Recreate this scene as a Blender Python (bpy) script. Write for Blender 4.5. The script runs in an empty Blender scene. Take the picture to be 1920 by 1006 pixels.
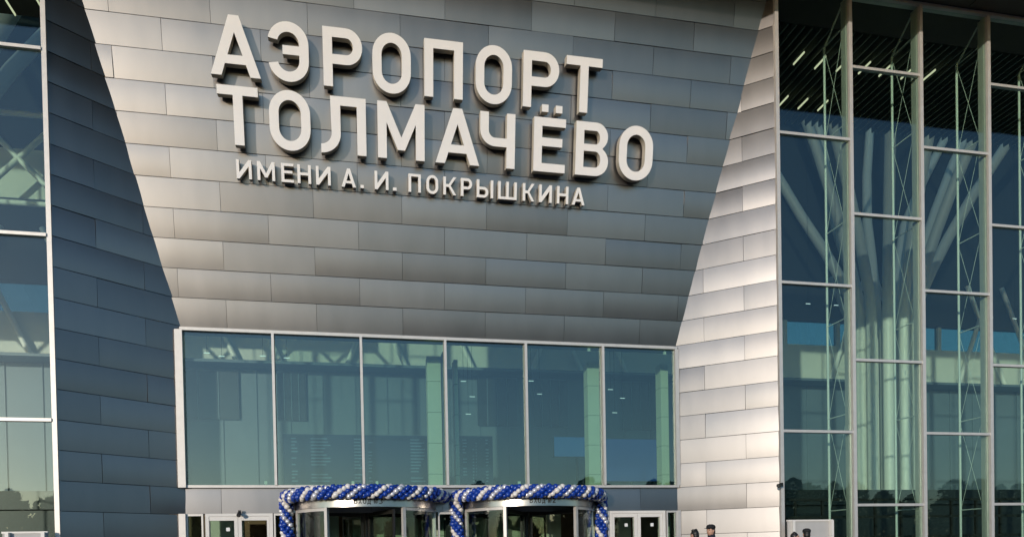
import bpy, bmesh, math, random
from mathutils import Vector, Matrix
from mathutils.geometry import tessellate_polygon
R = math.radians
random.seed(7)
scn = bpy.context.scene
COL = scn.collection

# ------------------------------------------------------------------ camera
CAM = Vector((0.0, -18.2102, 1.2))
cd = bpy.data.cameras.new('camera'); co = bpy.data.objects.new('camera', cd); COL.objects.link(co)
yaw, pitch, roll = -0.2024, -0.0162, 0.0190
F0 = Vector((-math.sin(yaw), math.cos(yaw), 0)); R0 = Vector((math.cos(yaw), math.sin(yaw), 0)); U0 = Vector((0, 0, 1))
FW = F0*math.cos(pitch) + U0*math.sin(pitch); UP = U0*math.cos(pitch) - F0*math.sin(pitch)
RR = R0*math.cos(roll) - UP*math.sin(roll); UU = R0*math.sin(roll) + UP*math.cos(roll)
M = Matrix((RR, UU, -FW)).transposed().to_4x4(); M.translation = CAM
co.matrix_world = M
cd.sensor_fit = 'HORIZONTAL'; cd.sensor_width = 36; cd.lens = 1399.98/1920*36
cd.shift_y = (1061.408-503)/1920; cd.clip_start = .1; cd.clip_end = 5000
scn.camera = co

# ------------------------------------------------------------------ light
SUN_AZ, SUN_EL = 34.0, 7.3            # degrees left of the facade normal, elevation
to_sun = Vector((-math.sin(R(SUN_AZ))*math.cos(R(SUN_EL)), -math.cos(R(SUN_AZ))*math.cos(R(SUN_EL)), math.sin(R(SUN_EL))))
w = bpy.data.worlds.new('World'); scn.world = w; w.use_nodes = True
nt = w.node_tree; bg = nt.nodes['Background']
sky = nt.nodes.new('ShaderNodeTexSky'); sky.sky_type = 'NISHITA'; sky.sun_disc = False
sky.sun_elevation = R(SUN_EL); sky.sun_rotation = R(180+SUN_AZ); sky.altitude = 100; sky.air_density = 1.0; sky.dust_density = 0.4; sky.ozone_density = 3.0
nt.links.new(sky.outputs[0], bg.inputs[0]); bg.inputs[1].default_value = 0.15
sl = bpy.data.lights.new('sun', 'SUN'); so = bpy.data.objects.new('sun', sl); COL.objects.link(so)
sl.energy = 1.5; sl.angle = R(0.5); sl.color = (1.0, 0.88, 0.755)
so.rotation_euler = to_sun.to_track_quat('Z', 'Y').to_euler(); so.location = (-40, -30, 30)
scn.view_settings.view_transform = 'Standard'; scn.view_settings.look = 'None'
scn.view_settings.exposure = 0.75; scn.view_settings.gamma = 1
scn.render.engine = 'CYCLES'
cy = scn.cycles; cy.max_bounces = 10; cy.diffuse_bounces = 4; cy.glossy_bounces = 4; cy.transmission_bounces = 6; cy.transparent_max_bounces = 32
cy.sample_clamp_indirect = 6; cy.caustics_reflective = False; cy.caustics_refractive = False

# ------------------------------------------------------------------ materials
def mat(name, col, rough=.6, metal=0., var=0., vscale=3., bump=0., bscale=40., island=0., rvar=0., spec=None, stretch=None, emit=None):
    m = bpy.data.materials.new(name); m.use_nodes = True; t = m.node_tree; b = t.nodes['Principled BSDF']
    b.inputs['Base Color'].default_value = (*col, 1); b.inputs['Roughness'].default_value = rough; b.inputs['Metallic'].default_value = metal
    if spec is not None: b.inputs['Specular IOR Level'].default_value = spec
    if emit: b.inputs['Emission Color'].default_value = (*emit[0], 1); b.inputs['Emission Strength'].default_value = emit[1]
    vec = None
    if var or bump or rvar:
        tc = t.nodes.new('ShaderNodeTexCoord'); vec = tc.outputs['Object']
        if stretch:
            mp = t.nodes.new('ShaderNodeMapping'); mp.inputs['Scale'].default_value = stretch; t.links.new(vec, mp.inputs[0]); vec = mp.outputs[0]
    if var or rvar or island:
        val = None
        if var or rvar:
            n = t.nodes.new('ShaderNodeTexNoise'); n.inputs['Scale'].default_value = vscale; n.inputs['Detail'].default_value = 6
            t.links.new(vec, n.inputs['Vector']); val = n.outputs[0]
        if var or island:
            hs = t.nodes.new('ShaderNodeHueSaturation'); hs.inputs['Color'].default_value = (*col, 1)
            mr = t.nodes.new('ShaderNodeMapRange'); mr.inputs['From Min'].default_value = .3; mr.inputs['From Max'].default_value = .7
            mr.inputs['To Min'].default_value = 1-var; mr.inputs['To Max'].default_value = 1+var
            if val is not None: t.links.new(val, mr.inputs[0])
            else: mr.inputs[0].default_value = .5
            out = mr.outputs[0]
            if island:
                g = t.nodes.new('ShaderNodeNewGeometry'); m2 = t.nodes.new('ShaderNodeMapRange')
                m2.inputs['To Min'].default_value = 1-island; m2.inputs['To Max'].default_value = 1+island
                t.links.new(g.outputs['Random Per Island'], m2.inputs[0])
                mu = t.nodes.new('ShaderNodeMath'); mu.operation = 'MULTIPLY'; t.links.new(out, mu.inputs[0]); t.links.new(m2.outputs[0], mu.inputs[1]); out = mu.outputs[0]
            t.links.new(out, hs.inputs['Value']); t.links.new(hs.outputs[0], b.inputs['Base Color'])
        if rvar:
            m3 = t.nodes.new('ShaderNodeMapRange'); m3.inputs['From Min'].default_value = .3; m3.inputs['From Max'].default_value = .7
            m3.inputs['To Min'].default_value = rough-rvar; m3.inputs['To Max'].default_value = rough+rvar
            t.links.new(val, m3.inputs[0]); t.links.new(m3.outputs[0], b.inputs['Roughness'])
    if bump:
        n2 = t.nodes.new('ShaderNodeTexNoise'); n2.inputs['Scale'].default_value = bscale; n2.inputs['Detail'].default_value = 4
        t.links.new(vec, n2.inputs['Vector']); bp = t.nodes.new('ShaderNodeBump'); bp.inputs['Strength'].default_value = bump; bp.inputs['Distance'].default_value = .02
        t.links.new(n2.outputs[0], bp.inputs['Height']); t.links.new(bp.outputs[0], b.inputs['Normal'])
    return m
def glass(name, tint, f0, rough=0.0, wav=0.0):
    m = bpy.data.materials.new(name); m.use_nodes = True; t = m.node_tree; t.nodes.clear()
    o = t.nodes.new('ShaderNodeOutputMaterial'); mx = t.nodes.new('ShaderNodeMixShader'); tr = t.nodes.new('ShaderNodeBsdfTransparent'); gl = t.nodes.new('ShaderNodeBsdfGlossy')
    ge = t.nodes.new('ShaderNodeNewGeometry'); dp = t.nodes.new('ShaderNodeVectorMath'); dp.operation = 'DOT_PRODUCT'
    t.links.new(ge.outputs['Normal'], dp.inputs[0]); t.links.new(ge.outputs['Incoming'], dp.inputs[1])
    def mth(op, a, b=None):
        n_ = t.nodes.new('ShaderNodeMath'); n_.operation = op
        for i_, q in enumerate((a, b)):
            if q is None: continue
            if isinstance(q, float): n_.inputs[i_].default_value = q
            else: t.links.new(q, n_.inputs[i_])
        return n_.outputs[0]
    fr = mth('ADD', mth('MULTIPLY', mth('POWER', mth('SUBTRACT', 1.0, mth('ABSOLUTE', dp.outputs['Value'])), 5.0), 1.0-f0), f0)
    tr.inputs[0].default_value = (*tint, 1); gl.inputs['Roughness'].default_value = rough; gl.inputs[0].default_value = (.93, .97, 1, 1)
    if wav:
        tc = t.nodes.new('ShaderNodeTexCoord'); n = t.nodes.new('ShaderNodeTexNoise'); n.inputs['Scale'].default_value = .7; n.inputs['Detail'].default_value = 1
        bp = t.nodes.new('ShaderNodeBump'); bp.inputs['Strength'].default_value = wav; bp.inputs['Distance'].default_value = .01
        t.links.new(tc.outputs['Object'], n.inputs['Vector']); t.links.new(n.outputs[0], bp.inputs['Height']); t.links.new(bp.outputs[0], gl.inputs['Normal'])
    t.links.new(fr, mx.inputs[0]); t.links.new(tr.outputs[0], mx.inputs[1]); t.links.new(gl.outputs[0], mx.inputs[2]); t.links.new(mx.outputs[0], o.inputs[0])
    return m
MT = dict(
 clad=mat('stainless cladding', (.288,.274,.266), .37, 1., var=.035, vscale=1.6, island=.11, rvar=.012, stretch=(1.6,1.6,.45)),
 back=mat('dark joint backing', (.03,.03,.035), .8),
 alu=mat('pale anodised aluminium', (.62,.59,.55), .42, .35, var=.05, vscale=6),
 white=mat('white painted aluminium', (.74,.71,.66), .4, 0., var=.03, vscale=5),
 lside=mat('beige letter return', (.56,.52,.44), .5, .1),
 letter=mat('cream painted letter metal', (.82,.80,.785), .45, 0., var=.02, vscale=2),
 pin=mat('letter bracket steel', (.2,.2,.2), .5, .8),
 steelw=mat('pale painted truss steel', (.75,.76,.72), .45, 0.),
 steel=mat('brushed stainless steel', (.60,.57,.53), .28, 1., var=.04, vscale=9),
 darkm=mat('dark metal', (.03,.028,.025), .45, .3),
 soffit=mat('brown soffit panels', (.055,.042,.032), .55, .3, var=.15, vscale=.6),
 slat=mat('grey ceiling slats', (.20,.22,.18), .5, .1),
 hallroof=mat('grey hall roof', (.05,.06,.065), .8),
 wallw=mat('pale plaster hall wall', (.68,.68,.62), .8, var=.04, vscale=.8),
 wallb=mat('blue grey hall wall panels', (.13,.17,.21), .5, var=.06, vscale=.7),
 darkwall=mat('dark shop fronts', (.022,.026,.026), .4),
 green=mat('pale hall column stone', (.70,.72,.62), .6, var=.03, vscale=2),
 tube=mat('pale painted steel tubes', (.80,.79,.74), .45, var=.03, vscale=1),
 floor=mat('polished hall floor', (.5,.5,.47), .25, var=.05, vscale=1.5),
 plaza=mat('concrete plaza paving', (.11,.108,.105), .85, var=.16, vscale=.5, bump=.2, bscale=30),
 boardb=mat('departure board face', (.012,.03,.09), .3),
 boardt=mat('departure board lit text', (.10,.18,.28), .5, emit=((.35,.6,1.), .02)),
 screen=mat('lit blue screen', (.02,.05,.15), .4, emit=((.03,.16,.40), .22)),
 screend=mat('lit deep blue screen', (.01,.03,.12), .4, emit=((.015,.07,.28), .25)),
 lamp=mat('lamp strip', (.8,.8,.7), .5, emit=((1,.9,.62), .5)),
 spot=mat('small lit downlight', (.8,.8,.7), .5, emit=((.8,.95,1.), .6)),
 bblue=mat('blue balloon rubber', (.010,.05,.33), .16, spec=.6),
 bwhite=mat('white balloon rubber', (.78,.74,.69), .22, spec=.6),
 bsilver=mat('silver balloon', (.70,.70,.74), .25, .35),
 skin=mat('skin', (.52,.30,.21), .55), hair=mat('dark hair', (.012,.010,.009), .5),
 navy=mat('navy jacket cloth', (.016,.020,.032), .85, var=.2, vscale=9), black=mat('black cloth', (.011,.011,.013), .85, var=.2, vscale=9),
 grey=mat('grey trouser cloth', (.05,.05,.055), .9), lilac=mat('pale lilac jacket cloth', (.36,.34,.42), .85), shoe=mat('dark shoe leather', (.012,.011,.01), .4),
 eye=mat('eye', (.02,.015,.012), .3),
 txt=mat('dark header lettering', (.03,.028,.025), .5),
 sticker=mat('white sticker', (.8,.8,.78), .5),
 board=mat('pale grey board', (.46,.45,.43), .6, var=.06, vscale=3),
 wood=mat('warm wood counter', (.20,.10,.045), .5, var=.15, vscale=4),
 leaf=mat('tree leaves', (.030,.038,.018), .8, var=.4, vscale=.4), bark=mat('tree bark', (.06,.045,.035), .9),
 glassR=glass('tinted curtain wall glass', (.81,.91,.86), .058, wav=.25),
 glassE=glass('entrance window glass', (.72,.85,.77), .08, wav=.18),
 glassT=glass('sun dimming dome glass', (.40,.43,.43), .05),
 glassC=glass('clerestory glass', (.32,.44,.44), .05),
 glassD=glass('clear door glass', (.86,.92,.87), .04),
)

# ------------------------------------------------------------------ mesh helpers
class MB:
    def __init__(s): s.v = []; s.f = []; s.sm = []; s.mi = []
    def face(s, idx, smooth=False, mi=0): s.f.append(tuple(idx)); s.sm.append(smooth); s.mi.append(mi)
    def box(s, x0, x1, y0, y1, z0, z1, mi=0):
        return s.obox(Vector(((x0+x1)/2, (y0+y1)/2, (z0+z1)/2)), (Vector((1,0,0)), Vector((0,1,0)), Vector((0,0,1))), ((x1-x0)/2, (y1-y0)/2, (z1-z0)/2), mi)
    def obox(s, c, ax, h, mi=0):
        n = len(s.v)
        for k in range(8):
            s.v.append(c + ax[0]*(h[0]*(1 if k & 1 else -1)) + ax[1]*(h[1]*(1 if k & 2 else -1)) + ax[2]*(h[2]*(1 if k & 4 else -1)))
        for q in ((0,2,3,1),(4,5,7,6),(0,1,5,4),(2,6,7,3),(0,4,6,2),(1,3,7,5)): s.face([n+i for i in q], False, mi)
        return s
    def tube(s, pts, rad, n=8, cap=True, mi=0):
        pts = [Vector(p) for p in pts]; rad = rad if isinstance(rad, (list, tuple)) else [rad]*len(pts)
        rings = []; prev = None
        for i, p in enumerate(pts):
            d = (pts[min(i+1, len(pts)-1)] - pts[max(i-1, 0)]).normalized()
            a = prev if prev else (Vector((0,0,1)) if abs(d.z) < .9 else Vector((1,0,0)))
            u = (a - d*a.dot(d)).normalized(); v = d.cross(u); prev = u
            b = len(s.v)
            for k in range(n):
                t = 2*math.pi*k/n; s.v.append(p + (u*math.cos(t) + v*math.sin(t))*rad[i])
            rings.append(b)
        for a, b in zip(rings, rings[1:]):
            for k in range(n): s.face((a+k, a+(k+1) % n, b+(k+1) % n, b+k), True, mi)
        if cap:
            for r_, rv in ((rings[0], True), (rings[-1], False)):
                b = len(s.v); s.v += [s.v[r_+k].copy() for k in range(n)]; ff = [b+k for k in range(n)]; s.face(ff[::-1] if rv else ff, False, mi)
        return s
    def ball(s, c, r, nu=10, nv=6, mi=0, scale=(1,1,1), rot=None):
        c = Vector(c); n = len(s.v)
        P = []
        for j in range(1, nv):
            for i in range(nu):
                th = math.pi*j/nv; ph = 2*math.pi*i/nu
                P.append(Vector((math.sin(th)*math.cos(ph)*scale[0], math.sin(th)*math.sin(ph)*scale[1], math.cos(th)*scale[2]))*r)
        P += [Vector((0,0,r*scale[2])), Vector((0,0,-r*scale[2]))]
        s.v += [c + (rot @ p if rot else p) for p in P]
        for j in range(nv-2):
            for i in range(nu):
                a = n+j*nu+i; b = n+j*nu+(i+1) % nu; s.face((a, a+nu, b+nu, b), True, mi)
        T = n+(nv-1)*nu
        for i in range(nu):
            s.face((T, n+i, n+(i+1) % nu), True, mi); L = n+(nv-2)*nu; s.face((T+1, L+(i+1) % nu, L+i), True, mi)
        return s
    def prism(s, outer, holes, fn, z0, z1, mi=0, side=None):
        side = mi if side is None else side
        """outline (with holes) in letter space, lifted to space by fn(x, y, z)"""
        loops = [outer]+list(holes); flat = [p for l in loops for p in l]
        tri = tessellate_polygon([[Vector((x, y, 0)) for x, y in l] for l in loops])
        n = len(s.v); k = len(flat)
        s.v += [fn(x, y, z0) for x, y in flat] + [fn(x, y, z1) for x, y in flat]
        for a, b, c in tri:
            ar = (flat[b][0]-flat[a][0])*(flat[c][1]-flat[a][1])-(flat[b][1]-flat[a][1])*(flat[c][0]-flat[a][0])
            if ar < 0: b, c = c, b
            s.face((n+k+a, n+k+b, n+k+c), False, mi); s.face((n+c, n+b, n+a), False, mi)
        o = 0
        for li, l in enumerate(loops):
            area = sum(l[i][0]*l[(i+1) % len(l)][1]-l[(i+1) % len(l)][0]*l[i][1] for i in range(len(l)))
            ccw = area > 0; want = (li == 0)
            for i in range(len(l)):
                a = o+i; b = o+(i+1) % len(l)
                if ccw != want: a, b = b, a
                s.face((n+a, n+b, n+k+b, n+k+a), False, side)
            o += len(l)
        return s, [(tuple(flat[i] for i in t)) for t in tri]
    def build(s, name, mats, parent=None, origin=None):
        if not isinstance(mats, (list, tuple)): mats = [mats]
        me = bpy.data.meshes.new(name)
        o_ = Vector(origin) if origin is not None else None
        me.from_pydata([tuple(v-o_) if o_ is not None else tuple(v) for v in s.v], [], s.f)
        for m in mats: me.materials.append(m)
        me.polygons.foreach_set('use_smooth', s.sm); me.polygons.foreach_set('material_index', s.mi); me.update()
        o = bpy.data.objects.new(name, me); COL.objects.link(o)
        if o_ is not None: o.location = o_
        if parent is not None: attach(o, parent)
        return o
def wloc(o):
    p = o.location.copy()
    while o.parent: o = o.parent; p += o.location
    return p
def attach(o, parent):
    p = o.location.copy(); o.parent = parent; o.location = p - wloc(parent)
def tag(o, label=None, cat=None, group=None, kind=None):
    if label: o['label'] = label
    if cat: o['category'] = cat
    if group: o['group'] = group
    if kind: o['kind'] = kind
    return o
def thing(name, loc, label, cat, group=None, parent=None):
    o = bpy.data.objects.new(name, None); COL.objects.link(o); o.location = loc; o.empty_display_size = .3
    if parent is not None: attach(o, parent)
    return tag(o, label, cat, group)
def pane(o, a=.0022):
    o.rotation_euler = (random.uniform(-a, a), 0, random.uniform(-a, a)); return o
def box(name, m, parent, *b): return MB().box(*b).build(name, m, parent, origin=((b[0]+b[1])/2, (b[2]+b[3])/2, (b[4]+b[5])/2))

# ------------------------------------------------------------------ layout numbers (metres)
XL, XR, PW = -6.495, 11.148, 2.2024          # inner edges of the two glass walls, bay width
X0, WW, D = -4.22, 2.2, 1.80                 # recessed entrance window: left end, bay, depth
X6 = X0+6*WW
ZWT, ZWB, ZDT, ZP, ZTOP = 7.012, 3.083, 2.37, 16.46, 16.23
pd = Vector((0, -D, ZP-ZWT)).normalized(); pn = Vector((0, -pd.z, pd.y))          # panel up-slope and outward normal
PO = Vector((0, D, ZWT))
def onpanel(x, v, off=0.): return Vector((x, 0, 0)) + PO + pd*v + pn*off
ROW, RZ = .671, 7.052                        # plate courses: height, first joint above the window head

# ------------------------------------------------------------------ ground
g = MB().box(-900, 900, -900, 900, -.5, 0).build('ground', MT['plaza']); tag(g, kind='structure')

# ------------------------------------------------------------------ building
B = thing('terminal_building', (2.38, 0, 0), 'grey metal clad airport terminal front with a recessed entrance and tall glass walls', 'airport terminal')

def plates(name, fn, rows, xl, xr, length, shift, nu=4, nv=6, gap_h=.012, gap_v=.008, lap=.012, amp=.0088, tiltamp=.0072):
    """cladding plates in running bond; fn(u, v, off) -> point; xl(v), xr(v) the slanting sides"""
    mb = MB()
    for r, (v0, v1) in enumerate(rows):
        a = shift[r % len(shift)]
        umin = min(xl(v0), xl(v1)); umax = max(xr(v0), xr(v1))
        k0 = math.floor((umin-a)/length)
        k = k0
        while a+k*length < umax:
            A = a+k*length+gap_v/2; Bx = a+(k+1)*length-gap_v/2; k += 1
            vv0 = v0+gap_h/2; vv1 = v1-gap_h/2
            lo = lambda v: min(max(A, xl(v)), Bx); hi = lambda v: max(min(Bx, xr(v)), A)
            if max(hi(vv0)-lo(vv0), hi(vv1)-lo(vv1)) < .03: continue
            tu = random.uniform(-1, 1)*tiltamp; tv = random.uniform(-1, 1)*tiltamp; am = amp*random.uniform(.5, 1.5); ph = random.uniform(-.15, .15); au = random.uniform(-.3, 1)*amp
            n = len(mb.v); ring = []
            for j in range(nv+1):
                t = j/nv; v = vv0+(vv1-vv0)*t
                for i in range(nu+1):
                    s = i/nu; l_, h_ = lo(v), hi(v); u = l_+(max(h_, l_)-l_)*s
                    sg = (u-A)/(Bx-A)
                    off = lap*(1-t)*.8 + am*4*(t+ph)*(1-t-ph) + au*4*sg*(1-sg) + tu*(sg-.5)*2 + tv*(t-.5)*2
                    mb.v.append(fn(u, v, off))
            idx = lambda i, j: n+j*(nu+1)+i
            for j in range(nv):
                for i in range(nu): mb.face((idx(i,j), idx(i+1,j), idx(i+1,j+1), idx(i,j+1)), True, 0)
            edge = [(i,0) for i in range(nu+1)]+[(nu,j) for j in range(1, nv+1)]+[(i,nv) for i in range(nu-1,-1,-1)]+[(0,j) for j in range(nv-1,0,-1)]
            m0 = len(mb.v)
            uv = []
            for (i, j) in edge: mb.v.append(mb.v[idx(i,j)].copy())
            for (i, j) in edge:
                t = j/nv; v = vv0+(vv1-vv0)*t; l_, h_ = lo(v), hi(v); u = l_+(max(h_, l_)-l_)*i/nu
                mb.v.append(fn(u, v, -.03))
            E = len(edge)
            for e in range(E): f = (e+1) % E; mb.face((m0+e, m0+E+e, m0+E+f, m0+f), False, 0)
    # backing sheet
    v0, v1 = rows[0][0], rows[-1][1]
    n = len(mb.v)
    for (u, v) in ((xl(v0), v0), (xr(v0), v0), (xr(v1), v1), (xl(v1), v1)): mb.v.append(fn(u, v, -.032))
    for (u, v) in ((xl(v0), v0), (xr(v0), v0), (xr(v1), v1), (xl(v1), v1)): mb.v.append(fn(u, v, -.25))
    for q in ((0,1,2,3), (7,6,5,4), (0,4,5,1), (1,5,6,2), (2,6,7,3), (3,7,4,0)): mb.face([n+i for i in q], False, 1)
    return mb

# sloping panel over the entrance
k_ = pd.z
vtop = (ZTOP-ZWT)/k_
Lp = (ZP-ZWT)/k_
pxl = lambda v: X0+(XL-X0)*v/Lp
pxr = lambda v: X6+(XR-X6)*v/Lp
rows = []; z = ZWT
zs = [ZWT]+[RZ+ROW*i for i in range(1, 15)]
zs = [q for q in zs if q < ZTOP-.1]+[ZTOP]
rows = [((a-ZWT)/k_, (b-ZWT)/k_) for a, b in zip(zs, zs[1:])]
mb = plates('slanted_cladding', lambda u, v, o: onpanel(u, v, o), rows, pxl, pxr, WW, (X0+WW/2, X0))
tag(mb.build('slanted_cladding', [MT['clad'], MT['back']], B), 'overhanging sloped cladding that carries the letters')
# the two side walls of the recess
def wing(ax, ay, bx, by, left):
    a = Vector((ax, ay, 0)); b = Vector((bx, by, 0)); t = (b-a); L = t.length; t.normalize()
    n = Vector((t.y, -t.x, 0)) if left else Vector((-t.y, t.x, 0))
    if n.y > 0: n = -n
    zz = [RZ+ROW*i for i in range(-10, 15)]; zz = [0]+[q for q in zz if .15 < q < ZTOP-.1]+[ZTOP]
    rw = [(p, q) for p, q in zip(zz, zz[1:])]
    end = lambda z: L if z <= ZWT else L*(1-(z-ZWT)/(ZP-ZWT))
    i0 = zz.index(min(zz, key=lambda q: abs(q-RZ)))
    sh = (.92, 2.0) if left else (1.967, .866)
    if i0 % 2: sh = sh[::-1]
    sh = tuple(s for s in sh)
    f = (lambda u, z, o: a + t*u + n*o + Vector((0,0,z)))
    if not left:   # keep faces turned outward
        mbb = plates('side', lambda u, z, o: a + t*(L-u) + n*o + Vector((0,0,z)), rw, lambda z: L-end(z), lambda z: L, 2.2, tuple(L-s for s in sh))
    else:
        mbb = plates('side', f, rw, lambda z: 0., end, 2.2, sh)
    return mbb
tag(wing(XL+.03, .0, X0-.0, D, True).build('side_cladding', [MT['clad'], MT['back']], B), 'side cladding in shade, dark blue grey')
tag(wing(XR-.03, .0, X6+.0, D, False).build('side_cladding', [MT['clad'], MT['back']], B), 'side cladding in full sun, bright silver')
# fascia strip under the entrance window
fj = (X0+.85, X0+.45)
mb = plates('fascia', lambda u, v, o: Vector((u, D-o, v)), [(ZDT, ZWB-.06)], lambda v: X0, lambda v: X6, 1.87, (X0+.85,), nu=6, amp=.007)
mb.build('fascia_cladding', [MT['clad'], MT['back']], B)

# entrance window
ew = MB()
ew.box(X0-.02, X6+.02, D-.10, D+.06, ZWT-.075, ZWT+.005); ew.box(X0-.02, X6+.02, D-.10, D+.06, ZWB-.06, ZWB+.005)
ew.box(X0-.13, X0+.05, D-.16, D+.05, ZWB-.06, ZWT-.075); ew.box(X6-.05, X6+.06, D-.10, D+.05, ZWB+.005, ZWT-.075)
EW = ew.build('entrance_window', MT['alu'], B, origin=(2.38, D, 5))
for i in range(1, 6):
    x = X0+WW*i
    m = MB(); m.box(x-.032, x+.032, D-.14, D+.10, ZWB+.005, ZWT-.075); m.build('mullion', MT['alu'], EW, origin=(x, D, 5))
for i in range(6):
    x = X0+WW*i; pane(box('glass_pane', MT['glassE'], EW, x+.04, x+WW-.04, D-.015, D+.015, ZWB+.003, ZWT-.073))

# glass curtain walls
def curtain(xs, zrows, sgn, lab, inner_first):
    gw = MB(); xa, xb = min(xs), max(xs)
    gw.box(xa-.03, xb+.03, -.10, .12, ZTOP-.09, ZTOP-.005)
    G = tag(gw.build('glass_wall', MT['alu'], B, origin=((xa+xb)/2, 0, 8)), lab)
    box('sill', MT['alu'], G, xa-.03, xb+.03, -.08, .12, 0, .12)
    for i, x in enumerate(xs):
        m = MB(); fy = -.04 if (i == 0 and sgn < 0) else -.09; m.box(x-.05, x+.05, fy, .04, .12, ZTOP-.09); m.box(x-.062, x+.062, .04, .24, .12, ZTOP-.09)
        m.build('mullion', MT['alu'], G, origin=(x, 0, 8))
        if i > 0 or not inner_first:
            y1 = 1.08
            t = MB(); t.tube([(x, y1, .1), (x, y1, ZTOP-.75)], .034, 8)
            zz = [ZTOP-.75-1.32*q for q in range(12)]; zz = [q for q in zz if q > .4]
            for a, q in enumerate(zz):
                if a % 2 == 0: t.tube([(x, .24, q), (x, y1, q)], .016, 6)
            for a, (p, q) in enumerate(zip(zz[::2], zz[2::2])):
                t.tube([(x+.01, .24, p), (x+.01, y1, q)], .0065, 4); t.tube([(x-.01, y1, p), (x-.01, .24, q)], .0065, 4)
            t.tube([(x, .24, ZTOP-.1), (x, y1, ZTOP-.75)], .022, 6)
            t.build('truss', MT['steelw'], G, origin=(x, .6, 8))
    for i, (a, b) in enumerate(zip(xs, xs[1:])):
        lo, hi = min(a, b), max(a, b); zr = [.12]+zrows[i % len(zrows)]+[ZTOP-.09]
        for q in zr[1:-1]: box('transom', MT['alu'], G, lo+.05, hi-.05, -.075, .04, q-.035, q+.035)
        for p, q in zip(zr, zr[1:]):
            p_ = p+(.04 if p > .2 else 0); q_ = q-(.04 if q < ZTOP-.2 else 0)
            pane(box('glass_pane', MT['glassR'], G, lo+.05, hi-.05, -.015, .015, p_, q_))
    return G
zA, dz, zB = 4.369, 3.955, 6.335
rA = [zA+dz*k for k in range(3)]; rB = [zB+dz*k for k in (-1, 0, 1, 2)]
zl = [4.349, 8.385, 12.42]; zl2 = [2.38, 6.36, 10.4, 14.4]
curtain([XR+PW*k for k in range(8)], [rA, rB], 1, 'tall glass wall right of the entrance', True)
curtain([XL-PW*k for k in range(6)], [zl, zl2], -1, 'tall glass wall left of the entrance', True)

# roof and overhang
rf = MB(); rf.box(-45, 70, -5.2, 1.3, ZTOP+.0, ZTOP+.9); rf.box(-45, 70, 1.3, 6.4, 17.3, 17.7); rf.box(-45, 70, 1.3, 1.5, ZTOP+.3, 17.3)
dm = MB(); dm.box(-45, 70, 6.2, 10, 27, 27.4); dm.box(-45, 70, 19.5, 24, 27, 27.4); dm.build('dome_roof', MT['hallroof'], B, origin=(12, 16, 24))
rf.build('roof', MT['soffit'], B, origin=(12, 5, 20))
sof = MB()
for i in range(58): sof.box(-45+i*2, -45+i*2+1.97, -5.15, -.2, ZTOP-.03, ZTOP-.002)
sof.build('soffit', MT['soffit'], B)
s = MB()
for i in range(-46, 150):
    x = 11.2+.272*i*1.0
    if x > 36: break
    s.box(x-.02, x+.02, 1.6, 6.2, 16.42, 16.78)
s.build('ceiling_slats', MT['slat'], B, origin=(10, 5, 16.6))
sg = MB(); sg.box(-45, 70, 10, 19.5, 27.1, 27.12); SG = sg.build('added_skylight', MT['glassD'], B, origin=(12, 15.5, 27))  # glazed opening added in the unseen roof to light the branches
lt = MB()
for i in range(36):
    x = -40+i*3; lt.tube([(x, 10, 26.9), (x+3, 19.5, 26.9)], .09, 6); lt.tube([(x+3, 10, 26.9), (x, 19.5, 26.9)], .09, 6)
for y in (10.1, 13, 16.3, 19.4): lt.tube([(-45, y, 26.85), (70, y, 26.85)], .1, 6)
lt.build('skylight_lattice', MT['slat'], B, origin=(12, 15.5, 26.9))
box('added_dome_glass', MT['glassT'], B, -45, 70, 6.3, 6.32, 17.7, 27)  # unseen tinted pane, added so dimmed sun reaches the column branches
# hall shell
YB = 20.
hw = MB(); 
hw.box(-45, 70, YB, YB+.3, 10.75, 12.75); hu = MB(); hu.box(-45, 70, YB, YB+.3, 14.1, 27); hu.build('dome_wall', MT['hallroof'], B, origin=(12, YB, 20))
for i in range(33): x = -43.2+i*3.35; hw.box(x-.12, x+.12, YB+.02, YB+.28, 12.75, 14.1)
hw.box(-45.3, -45, 1.2, YB+.3, 0, 27); hw.box(70, 70.3, 1.2, YB+.3, 0, 27)
hw.build('hall_wall', MT['wallw'], B, origin=(12, YB, 12))
hb = MB(); hb.box(-45, 70, YB+.8, YB+1, 0, 10.8)
for i in range(70): x = -40+i*1.6; hb.box(x-.03, x+.03, YB+.74, YB+.8, 4.5, 10.7)
hb.box(-45, 70, YB-.5, YB+.8, 10.62, 10.75); hb.box(-45, 70, YB-.5, YB+.8, 4.1, 4.5)
hb.build('gallery_wall', MT['wallb'], B, origin=(12, YB, 6))
for (xa, xb, za, zb) in ((-9.4,-5.6,8.1,10.45), (-3.8,-2.4,8.1,10.45), (6.3,8.4,8.0,10.5), (9.3,11.2,8.0,10.5), (14.3,16.4,7.9,10.5), (18,21,7.9,10.5)):
    off = MB(); off.box(xa, xb, YB+.66, YB+.74, za, zb)
    for q in range(1, 4): off.box(xa+(xb-xa)*q/4-.02, xa+(xb-xa)*q/4+.02, YB+.62, YB+.66, za, zb, 1)
    off.build('office_window', [MT['darkwall'], MT['wallb']], B, origin=((xa+xb)/2, YB+.7, (za+zb)/2))
for i in range(22):
    x = -17.5+i*2.9+random.uniform(-.5, .5); dx = 2.6 if i % 3 else -2.2
    MB().tube([(x, YB-.3, 10.7), (x-dx, YB-.3, 16.5)], .13, 10).build('shade_strut', MT['tube'], B, origin=(x, YB-.7, 12))  # struts added to break the sunlit wall band with diagonal shadows
cg = MB(); cg.box(-45, 70, YB+.14, YB+.16, 12.75, 14.1); cg.build('clerestory_glass', MT['glassC'], B, origin=(12, YB+.15, 13.4))
box('hall_floor', MT['floor'], B, -45, 70, 1.9, YB+1, -.2, .02)
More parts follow.
